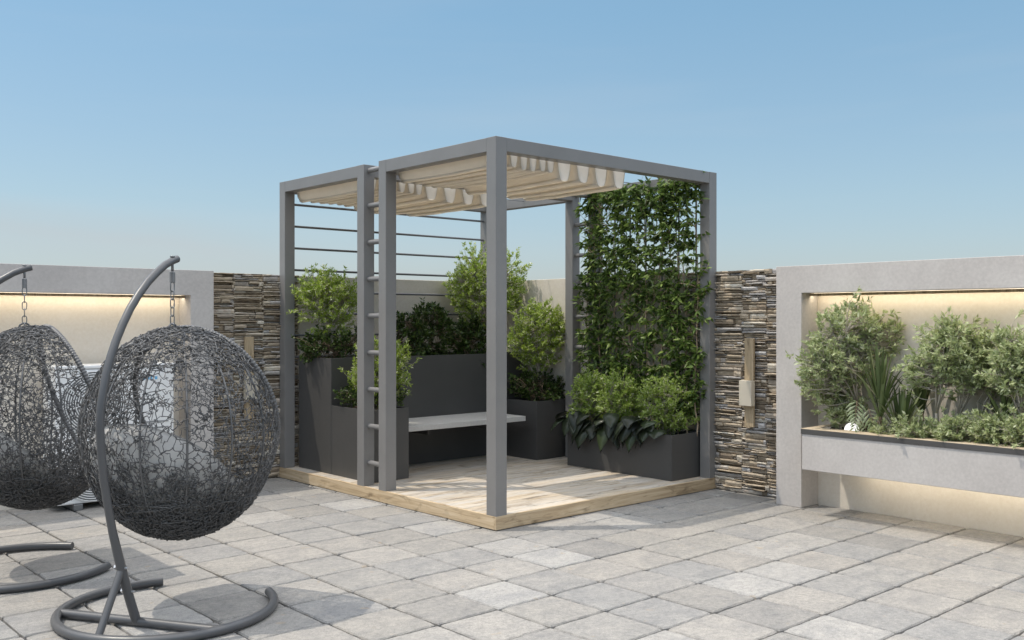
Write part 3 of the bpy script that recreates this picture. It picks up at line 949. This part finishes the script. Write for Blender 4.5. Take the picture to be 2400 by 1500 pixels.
low(2165, 6.74, [(2160, 1002, 45, 26), (2140, 1010, 30, 18)], 82, 'low grey green shrub below the slim white trunk', 130)
low(2250, 6.74, [(2250, 1005, 55, 32), (2220, 1015, 30, 18)], 83, 'low grey green shrub in the middle front of the wall planter', 170)
low(2330, 6.74, [(2335, 1005, 58, 40)], 84, 'low grey green shrub near the right edge, third from the globe', 170)
low(2410, 6.74, [(2405, 1010, 50, 42)], 85, 'low grey green shrub at the right edge of the picture', 150)
low(2065, 6.72, [(2066, 1008, 22, 13)], 86, 'small low shrub between the split leaves and strap leaves', 60)

def yucca(px, X, ztop_px, n, L, seed, label, spread=.5, zb=SZ, stem=0.0):
    Y = ground_y(px, X); rng = random.Random(seed)
    rt = empty('strap_leaf_plant', (X, Y, SZ)); tag(rt, label, 'plant', 'dark strap leaved plants in the wall planter')
    mb = MB()
    for k in range(n):
        yaw = rng.uniform(0, 2 * PI); lean = abs(rng.gauss(0, 1)) * spread * .5 + .04
        LL = L * rng.uniform(.6, 1.1); W = .016 * rng.uniform(.8, 1.2)
        zc = zb + stem * rng.uniform(.3, 1)
        vs = []; K = 6
        cx, sx = math.cos(yaw), math.sin(yaw)
        for i in range(K + 1):
            t = i / K
            r = LL * (math.sin(lean) * t + .22 * lean * t * t); z = LL * (math.cos(lean) * t - .18 * lean * t ** 3)
            w = W * (math.sin(PI * min(1, .25 + .75 * (1 - t))) if False else (1 - t) ** .55 * (.55 + .9 * t) )
            ax, ay = X + cx * (.012 + r), Y + sx * (.012 + r)
            vs += [(ax - sx * w, ay + cx * w, zc + z + .003), (ax, ay, zc + z - .004 * (1 - t)), (ax + sx * w, ay - cx * w, zc + z + .003)]
        fs = []
        for i in range(K):
            for s in (0, 1): fs.append((i * 3 + s, i * 3 + s + 1, (i + 1) * 3 + s + 1, (i + 1) * 3 + s))
        mb.add(vs, fs)
    wbuild(mb, 'foliage', M_yucca, rt, True)
    st = MB(); st.tube([(X, Y, SZ - .02), (X, Y, zb + stem * .7 + .02)], [.02, .014], 8)
    wbuild(st, 'stem', M_twig, rt, True)
yucca(2062, 6.745, 810, 56, .42, 91, 'tallest dark strap leaved plant, between the first tree and white trunk', .55, SZ + .06, .22)
yucca(2112, 6.74, 870, 44, .37, 92, 'dark strap leaved plant in front, growing straight from the soil', .45)
yucca(2160, 7.0, 820, 26, .42, 93, 'dark strap leaved plant close to the wall, half hidden by the white trunked tree', .42, SZ + .1, .12)
yucca(2355, 6.93, 900, 22, .30, 94, 'dark strap leaved plant showing between the trees near the right edge', .9, SZ + .08, .1)

def split_plant():
    X = 6.76; Y = ground_y(2022, X); rng = random.Random(4)
    rt = empty('split_leaf_plant', (X, Y, SZ)); tag(rt, 'pale plant with deeply split hanging leaves right of the white globe', 'plant')
    lf = MB(); st = MB()
    d = depth_of(X, Y)
    for (px, py, L, ang) in [(2008, 940, .19, -1.75), (2036, 958, .19, -1.35), (2072, 965, .19, -1.15), (2028, 985, .15, -1.6), (2048, 990, .15, -1.2), (2015, 968, .15, -2.0)]:
        p = np.array(at(px, py, d - .03 + rng.uniform(-.03, .03)))
        st.tube([(X, Y, SZ), tuple(p * .5 + np.array([X, Y, SZ + .06]) * .5), tuple(p)], [.004, .0035, .003], 5)
        ax = RIGHT * math.cos(ang) + UP * math.sin(ang) - VIEW * .25; ax /= np.linalg.norm(ax)
        sd = np.cross(ax, VIEW); sd /= np.linalg.norm(sd)
        nm = np.cross(ax, sd)
        for k in range(6):
            t = .02 + k * .15
            for sgn in (-1, 1):
                b0 = p + ax * L * t
                ll = L * (.62 - .36 * t) * rng.uniform(.85, 1.1)
                dv = ax * (.55 + .35 * t) + sd * sgn * (.85 - .3 * t); dv /= np.linalg.norm(dv)
                tip = b0 + dv * ll + UP * -.016 * (1 - t)
                pr_ = np.cross(dv, nm); pr_ /= np.linalg.norm(pr_); w = L * .052
                md = b0 + dv * ll * .55 + nm * .003
                lf.add([b0, md - pr_ * w, tip, md + pr_ * w, md + nm * .003], [(0, 1, 4), (1, 2, 4), (2, 3, 4), (0, 4, 3)])
        st.tube([tuple(p), tuple(p + ax * L * .95)], [.0022, .001], 4)
    wbuild(lf, 'foliage', M_split, rt)
    wbuild(st, 'stem', M_twig, rt, True)
split_plant()

X = 6.80; Y = ground_y(1996, X)
gl = empty('globe_lamp', (X, Y, SZ)); tag(gl, 'white glowing globe lamp sunk in the soil of the wall planter', 'lamp')
bm = bmesh.new(); bmesh.ops.create_uvsphere(bm, u_segments=28, v_segments=16, radius=.053)
for v in bm.verts: v.co += Vector((X, Y, SZ + .016))
mb = MB(); mb.bm(bm); wbuild(mb, 'globe', M_globe, gl, True)
mb = MB(); mb.tube([(X, Y, SZ - .02), (X, Y, SZ + .004)], .05, 18); wbuild(mb, 'base', M_caped, gl)

# ------------------------------------------------------------------ air conditioner
ac = empty('air_conditioner', (2.84, 8.08, 0)); tag(ac, 'white outdoor air conditioning unit with two round fan grilles against left wall', 'air conditioner')
ax0, ax1, ay0, ay1, az0, az1 = 2.37, 3.31, 7.93, 8.25, .05, 1.136
mb = MB(); mb.box(ax0, ax1, ay0, ay1, az0, az1 - .03, .012); mb.box(ax0 - .006, ax1 + .006, ay0 - .006, ay1 + .004, az1 - .028, az1, .008)
wbuild(mb, 'casing', M_white, ac)
for zc in (.315, .835):
    cx = 2.655
    mb = MB(); mb.tube([(cx, ay0 - .0015, zc), (cx, ay0 + .01, zc)], .252, 48); fr = wbuild(mb, 'fan_opening', M_grille, ac)
    mb = MB()
    for k in range(13):
        r = .03 + k * .0185
        mb.tube([(cx + r * math.cos(a), ay0 - .012 - .006 * (1 - (r / .26) ** 2), zc + r * math.sin(a)) for a in np.linspace(0, 2 * PI, 49)[:-1]], .0042, 6, closed=True)
    for k in range(8):
        a = k * PI / 4 + .2
        mb.tube([(cx + .02 * math.cos(a), ay0 - .019, zc + .02 * math.sin(a)), (cx + .258 * math.cos(a), ay0 - .008, zc + .258 * math.sin(a))], .005, 6)
    mb.tube([(cx, ay0 - .022, zc), (cx, ay0 - .012, zc)], .04, 24)
    wbuild(mb, 'fan_grille', M_white, fr, True)
mb = MB()
xx = 2.985
for wd, gp in [(.022, .008), (.018, .02), (.012, .006), (.016, .006), (.01, .006), (.016, .02), (.022, .01)]:
    mb.box(xx, xx + wd, ay0 - .0025, ay0 - .0003, 1.005, 1.03, .0008); xx += wd + gp
wbuild(mb, 'logo', M_blue, ac)
for xx in (2.50, 3.12):
    mb = MB(); mb.box(xx, xx + .07, ay0 - .02, ay1 + .02, .002, .049, .004); wbuild(mb, 'foot', M_chain, ac)
mb = MB(); mb.box(ax0 - .03, ax0 - .001, 8.0, 8.13, .80, 1.02, .006); wbuild(mb, 'valve_cover', M_white, ac)
mb = MB()
for k in range(9): mb.box(3.0, 3.26, ay0 - .003, ay0 - .0005, .25 + k * .05, .262 + k * .05)
wbuild(mb, 'side_vent', M_grille, ac)

# ------------------------------------------------------------------ hanging egg chairs (local axes: +X is where the seat faces)
BC = np.array([.10, 0.0, .911]); BA, BB, BCZ = .48, .495, .545; TILT, OFF = math.tan(R(20)), .25
def on_egg(p): return BC + p * np.array([BA, BB, BCZ])
def inside_cut(p):      # p on the unit sphere
    return p[..., 0] * BA + TILT * p[..., 2] * BCZ < OFF

def voronoi_net(mb, n, seed, scale, rad, bias, zlim=None, wob=.012):
    """irregular net: the dual of a Delaunay triangulation of random points on the egg"""
    rng = np.random.default_rng(seed)
    P = []
    while len(P) < n:
        q = unit(rng.normal(size=3))
        wgt = (1 + bias * max(0, -q[2]) ** 2 * 1.3 + bias * max(0, q[2] - .35) * .9) / (1 + bias * 1.3)
        if zlim is not None and not zlim(q): continue
        if rng.uniform() < wgt: P.append(q)
    bm = bmesh.new()
    for q in P: bm.verts.new(q)
    bmesh.ops.convex_hull(bm, input=bm.verts[:])
    bmesh.ops.triangulate(bm, faces=bm.faces[:])
    bm.faces.index_update()
    cen = {}
    for f in bm.faces:
        c = np.array(f.calc_center_median()); cen[f.index] = c / np.linalg.norm(c)
    for e in bm.edges:
        if len(e.link_faces) != 2: continue
        a, b = cen[e.link_faces[0].index], cen[e.link_faces[1].index]
        if np.linalg.norm(a - b) > .5: continue
        if not (inside_cut(a) and inside_cut(b)): continue
        if zlim is not None and not (zlim(a) and zlim(b)): continue
        s1 = scale * (1 + rng.uniform(-.012, .012)); s2 = scale * (1 + rng.uniform(-.012, .012))
        pts = []
        for t in (-.12, .3, .7, 1.12):
            q = unit(a * (1 - t) + b * t) * (s1 * (1 - t) + s2 * t)
            w = rng.normal(size=3) * wob * (1 if 0 < t < 1 else .5)
            pts.append(on_egg(unit(q + w) * np.linalg.norm(q)))
        mb.tube(pts, rad * rng.uniform(.75, 1.2), 4, caps=False)
    bm.free()

def make_chair():
    rt = empty('hanging_chair')
    # base ring, open towards the seat's front
    a0 = R(40); n = 44
    ring = [(.525 * math.cos(a), .525 * math.sin(a), .026) for a in np.linspace(a0, 2 * PI - a0, n)]
    mb = MB(); mb.tube(ring, .0235, 14)
    base = sharp_smooth(mb.build('base_ring', M_stand, rt), 50)
    mb = MB(); mb.tube([(-.245, -.452, .026), (-.245, .452, .026)], .0225, 12)
    cb = sharp_smooth(mb.build('cross_bar', M_stand, rt), 50)
    pole = [(-.245, .02), (-.29, .13), (-.335, .25), (-.373, .36), (-.418, .50), (-.452, .64), (-.478, .76), (-.494, .883), (-.503, 1.003), (-.498, 1.09), (-.482, 1.165), (-.460, 1.245), (-.430, 1.322), (-.392, 1.40), (-.347, 1.475), (-.294, 1.55), (-.232, 1.62), (-.165, 1.683), (-.093, 1.735), (-.03, 1.775), (.03, 1.80), (.068, 1.812)]
    mb = MB(); rr = [.0225 if z < .42 else .0195 for (_, z) in pole]
    mb.tube([(s, 0, z) for s, z in pole], rr, 14)
    sharp_smooth(mb.build('pole', M_stand, rt), 50)
    mb = MB(); mb.tube([(-.36, 0, .30), (-.515, 0, .03)], .018, 12)
    sharp_smooth(mb.build('brace', M_stand, rt), 50)
    for z, s in ((.315, -.356), (.19, -.308)):
        mb = MB(); mb.tube([(s, -.036, z), (s, .036, z)], .007, 8); mb.tube([(s, .026, z), (s, .036, z)], .012, 6)
        mb.build('bolt', M_bolt, rt)
    hx = .03
    mb = MB(); mb.tube([(hx, 0, 1.80), (hx, 0, 1.745)], .007, 8); mb.tube([(hx, 0, 1.818), (hx, 0, 1.825)], .012, 8)
    mb.build('hook', M_chain, rt, True)
    mb = MB(); mb.tube([(hx + .0115 * math.cos(a * 2 * PI), .0115 * math.sin(a * 2 * PI), 1.742 - .054 * a / 11) for a in np.linspace(0, 11, 133)], .0032, 5)
    mb.build('spring', M_chain, rt, True)
    ch = MB(); z = 1.690; k = 0
    while z > 1.462:
        hl, hw = .0245, .0120
        loop = []
        for a in np.linspace(0, 2 * PI, 17)[:-1]:
            u = hw * math.cos(a); v = (hl - hw) * (1 if math.sin(a) >= 0 else -1) + hw * math.sin(a)
            loop.append((hx + (u * .25 if k % 2 else u * .97), (u * .97 if k % 2 else -u * .25), z - hl + v))
        ch.tube(loop, .0030, 6, closed=True)
        z -= .0425; k += 1
    ch.build('chain', M_chain, rt, True)
    # basket
    nb = MB()
    voronoi_net(nb, 2400, 1, 1.0, .0024, 1.6, None, .016)
    voronoi_net(nb, 1600, 2, .985, .0025, 1.4, None, .018)
    soft = random.Random(77)
    voronoi_net(nb, 1300, 3, .975, .0025, 0, lambda q: q[2] < -.05 - .35 * soft.random())
    voronoi_net(nb, 600, 7, 1.006, .0025, 0, lambda q: q[2] < -.55)
    voronoi_net(nb, 600, 4, 1.010, .0027, 0, lambda q: q[2] > .62 or q[2] < -.66)
    bk = nb.build('wicker_basket', M_wicker, rt, True)
    rb = MB()
    for k in range(14):
        az = 2 * PI * (k + .5) / 14
        seg = []
        for t in np.linspace(.04, PI - .04, 60):
            q = np.array([math.sin(t) * math.cos(az), math.sin(t) * math.sin(az), math.cos(t)])
            if inside_cut(q): seg.append(on_egg(q * .992))
            else:
                if len(seg) > 2: rb.tube(seg, .0058, 6)
                seg = []
        if len(seg) > 2: rb.tube(seg, .0058, 6)
    rb.build('basket_ribs', M_wicker, bk, True)
    # rim: where the cutting plane meets the egg, wound with cane
    rim = []
    nn = np.array([BA, 0, TILT * BCZ]); nl = np.linalg.norm(nn); nd = nn / nl; dd = OFF / nl
    e1 = np.array([0, 1.0, 0]); e2 = np.cross(nd, e1); rr_ = math.sqrt(1 - dd * dd)
    NR = 620
    for a in np.linspace(0, 2 * PI, NR + 1)[:-1]:
        rim.append(on_egg(nd * dd + (e1 * math.cos(a) + e2 * math.sin(a)) * rr_))
    rm = MB(); rm.tube(rim, [.0150 + .0022 * math.sin(i * 2 * PI / 4) for i in range(NR)], 10, closed=True)
    rm.build('basket_rim', M_wicker, bk, True)
    tp = MB(); tp.tube([(hx + .028 * math.cos(a), 0, 1.455 + .02 * math.sin(a)) for a in np.linspace(0, 2 * PI, 21)[:-1]], .006, 8, closed=True)
    tp.build('hanging_loop', M_wicker, bk, True)
    return rt

def make_cushion():
    ax = unit(np.array([-.62, 0, -.785])); e1 = np.array([0, 1.0, 0]); e2 = np.cross(ax, e1)
    mb = MB(); K, A = 26, 64; TH = R(62)
    vs = []
    def pt(th, az, s):
        q = ax * math.cos(th) + (e1 * math.cos(az) * 1.0 + e2 * math.sin(az)) * math.sin(th)
        return on_egg(q * s)
    outer = []; inner = []
    for i in range(K + 1):
        th = TH * i / K
        edge = math.sqrt(max(0, 1 - (i / K) ** 6))
        for j in range(A):
            az = 2 * PI * j / A
            puff = .025 * abs(math.sin(th * 7.2)) * abs(math.sin(az * 3.5 + .4))
            outer.append(pt(th, az, .955 - .07 * (1 - edge) - .01))
            inner.append(pt(th, az, .955 - .07 - (.13 + puff) * edge))
    vs = outer + inner; n0 = len(outer); fs = []
    for i in range(K):
        for j in range(A):
            j2 = (j + 1) % A
            fs.append((i * A + j, (i + 1) * A + j, (i + 1) * A + j2, i * A + j2))
            fs.append((n0 + i * A + j, n0 + i * A + j2, n0 + (i + 1) * A + j2, n0 + (i + 1) * A + j))
    for j in range(A):
        j2 = (j + 1) % A
        fs.append((K * A + j, n0 + K * A + j, n0 + K * A + j2, K * A + j2))
    mb.add(vs, fs)
    return mb.build('seat_cushion', M_cush, None, True)

def copy_tree(o, parent=None):
    c = o.copy(); COL.objects.link(c); c.parent = parent
    for ch in list(o.children): copy_tree(ch, c)
    return c
chair = make_chair(); cush = make_cushion()
chair2 = copy_tree(chair); cush2 = copy_tree(cush)
for o, loc, rz, lab in ((chair, (2.0, 4.86, 0), R(31), 'grey wicker egg chair seen whole, hanging from its curved stand in front'),
                        (chair2, (1.668, 6.267, 0), R(-1), 'grey wicker egg chair farther back, cut off by the left edge')):
    o.location = loc; o.rotation_euler = (0, 0, rz); tag(o, lab, 'hanging chair', 'wicker egg chairs on stands')
for o, loc, rz, lab in ((cush, (2.0, 4.86, 0), R(31), 'pale tufted cushion inside the front wicker chair seen whole'),
                        (cush2, (1.668, 6.267, 0), R(-1), 'pale tufted cushion inside the wicker chair cut off at the left')):
    o.location = loc; o.rotation_euler = (0, 0, rz); tag(o, lab, 'cushion', 'cushions in the egg chairs')

# ------------------------------------------------------------------ light, sky, camera
SUN = Vector((-.373, .29, 1.0)).normalized()
el = math.asin(SUN.z); azm = math.atan2(SUN.x, SUN.y)
ld = bpy.data.lights.new('sun', 'SUN'); ld.energy = 2.05; ld.angle = R(.5); ld.color = (1.0, .915, .785)
lo = bpy.data.objects.new('sun', ld); COL.objects.link(lo)
lo.location = (2, 12, 14)
lo.rotation_euler = SUN.to_track_quat('Z', 'Y').to_euler()

w = bpy.data.worlds.new('World'); scene.world = w; w.use_nodes = True
nt = w.node_tree; nt.nodes.clear()
out = nt.nodes.new('ShaderNodeOutputWorld'); bg = nt.nodes.new('ShaderNodeBackground')
sky = nt.nodes.new('ShaderNodeTexSky'); sky.sky_type = 'NISHITA'; sky.sun_disc = False
sky.sun_elevation = el; sky.sun_rotation = azm % (2 * PI)
sky.altitude = 0; sky.air_density = 1.0; sky.dust_density = 1.0; sky.ozone_density = 1.0
# hazy air: pale blue veil, with unseen white cloud added overhead for ambient fill and a faint streak low on the left
tc = nt.nodes.new('ShaderNodeTexCoord')
sep = nt.nodes.new('ShaderNodeSeparateXYZ'); nt.links.new(tc.outputs['Generated'], sep.inputs[0])
veil = mix(nt, .55, sky.outputs[0], ramp(nt, sep.outputs['Z'], [(0, (1.75, 2.25, 2.55)), (.10, (1.35, 2.05, 2.55)), (.30, (.80, 1.75, 2.55)), (.42, (.9, 1.7, 2.5))]))
over = ramp(nt, sep.outputs['Z'], [(.33, (0, 0, 0)), (.62, (1, 1, 1))])
cl = noise(nt, mapping(nt, tc.outputs['Generated'], (1.6, 1.6, 3.0)), 2.2, 6, .55, .4)
cov = ramp(nt, cl, [(.35, (.35, .35, .35)), (.65, (.95, .95, .95))])
ovf = mix(nt, 1.0, over, cov, 'MULTIPLY')
veil = mix(nt, 1.0, veil, ramp(nt, sep.outputs['Z'], [(0, (.82, .79, .84)), (.12, (.89, .89, .87)), (.31, (.955, .975, .935))]), 'MULTIPLY')
sky2 = mix(nt, ovf, veil, (13.4, 13.7, 14.3))
st1 = noise(nt, mapping(nt, tc.outputs['Generated'], (1.0, 1.0, 10.0), (R(5), R(-4), 0)), 1.5, 5, .5, .4)
stf = ramp(nt, st1, [(.50, (0, 0, 0)), (.75, (.10, .10, .10))])
sky3 = mix(nt, stf, sky2, (3.2, 3.3, 3.35))
# one long faint streak low over the left wall
d1 = (at(-150, 505, 1) - Vector((0, 0, CAM_H))).normalized(); d2 = (at(520, 588, 1) - Vector((0, 0, CAM_H))).normalized()
nrm = d1.cross(d2).normalized()
def dotn(v):
    n = nt.nodes.new('ShaderNodeVectorMath'); n.operation = 'DOT_PRODUCT'
    nt.links.new(tc.outputs['Generated'], n.inputs[0]); n.inputs[1].default_value = tuple(v); return n.outputs['Value']
wob = nt.nodes.new('ShaderNodeMath'); wob.operation = 'MULTIPLY_ADD'; wob.inputs[1].default_value = .02; wob.inputs[2].default_value = -.01
nt.links.new(noise(nt, tc.outputs['Generated'], 6, 5, .6), wob.inputs[0])
sm = nt.nodes.new('ShaderNodeMath'); sm.operation = 'ADD'; nt.links.new(dotn(nrm), sm.inputs[0]); nt.links.new(wob.outputs[0], sm.inputs[1])
ab = nt.nodes.new('ShaderNodeMath'); ab.operation = 'ABSOLUTE'; nt.links.new(sm.outputs[0], ab.inputs[0])
band = ramp(nt, ab.outputs[0], [(0, (.45, .45, .45)), (.012, (.28, .28, .28)), (.035, (0, 0, 0))], 'EASE')
win = ramp(nt, dotn(d1), [(.93, (0, 0, 0)), (.985, (1, 1, 1))], 'EASE')
sky3 = mix(nt, mix(nt, 1.0, band, win, 'MULTIPLY'), sky3, (2.6, 2.75, 2.85))
nt.links.new(sky3, bg.inputs['Color'])
bg.inputs['Strength'].default_value = .15
nt.links.new(bg.outputs[0], out.inputs['Surface'])

cd = bpy.data.cameras.new('camera'); cam = bpy.data.objects.new('camera', cd); COL.objects.link(cam)
cam.location = (0, 0, CAM_H); cam.rotation_euler = (R(90), 0, -YAW)
cd.sensor_width = 36; cd.lens = F_PX / 2400 * 36; cd.clip_end = 500; cd.clip_start = .05
scene.camera = cam

vs_ = scene.view_settings
vs_.view_transform = 'Standard'; vs_.look = 'None'; vs_.exposure = 0.50; vs_.gamma = 1.0
try: vs_.use_curve_mapping = False
except Exception: pass
scene.cycles.max_bounces = 8
scene.cycles.transparent_max_bounces = 8
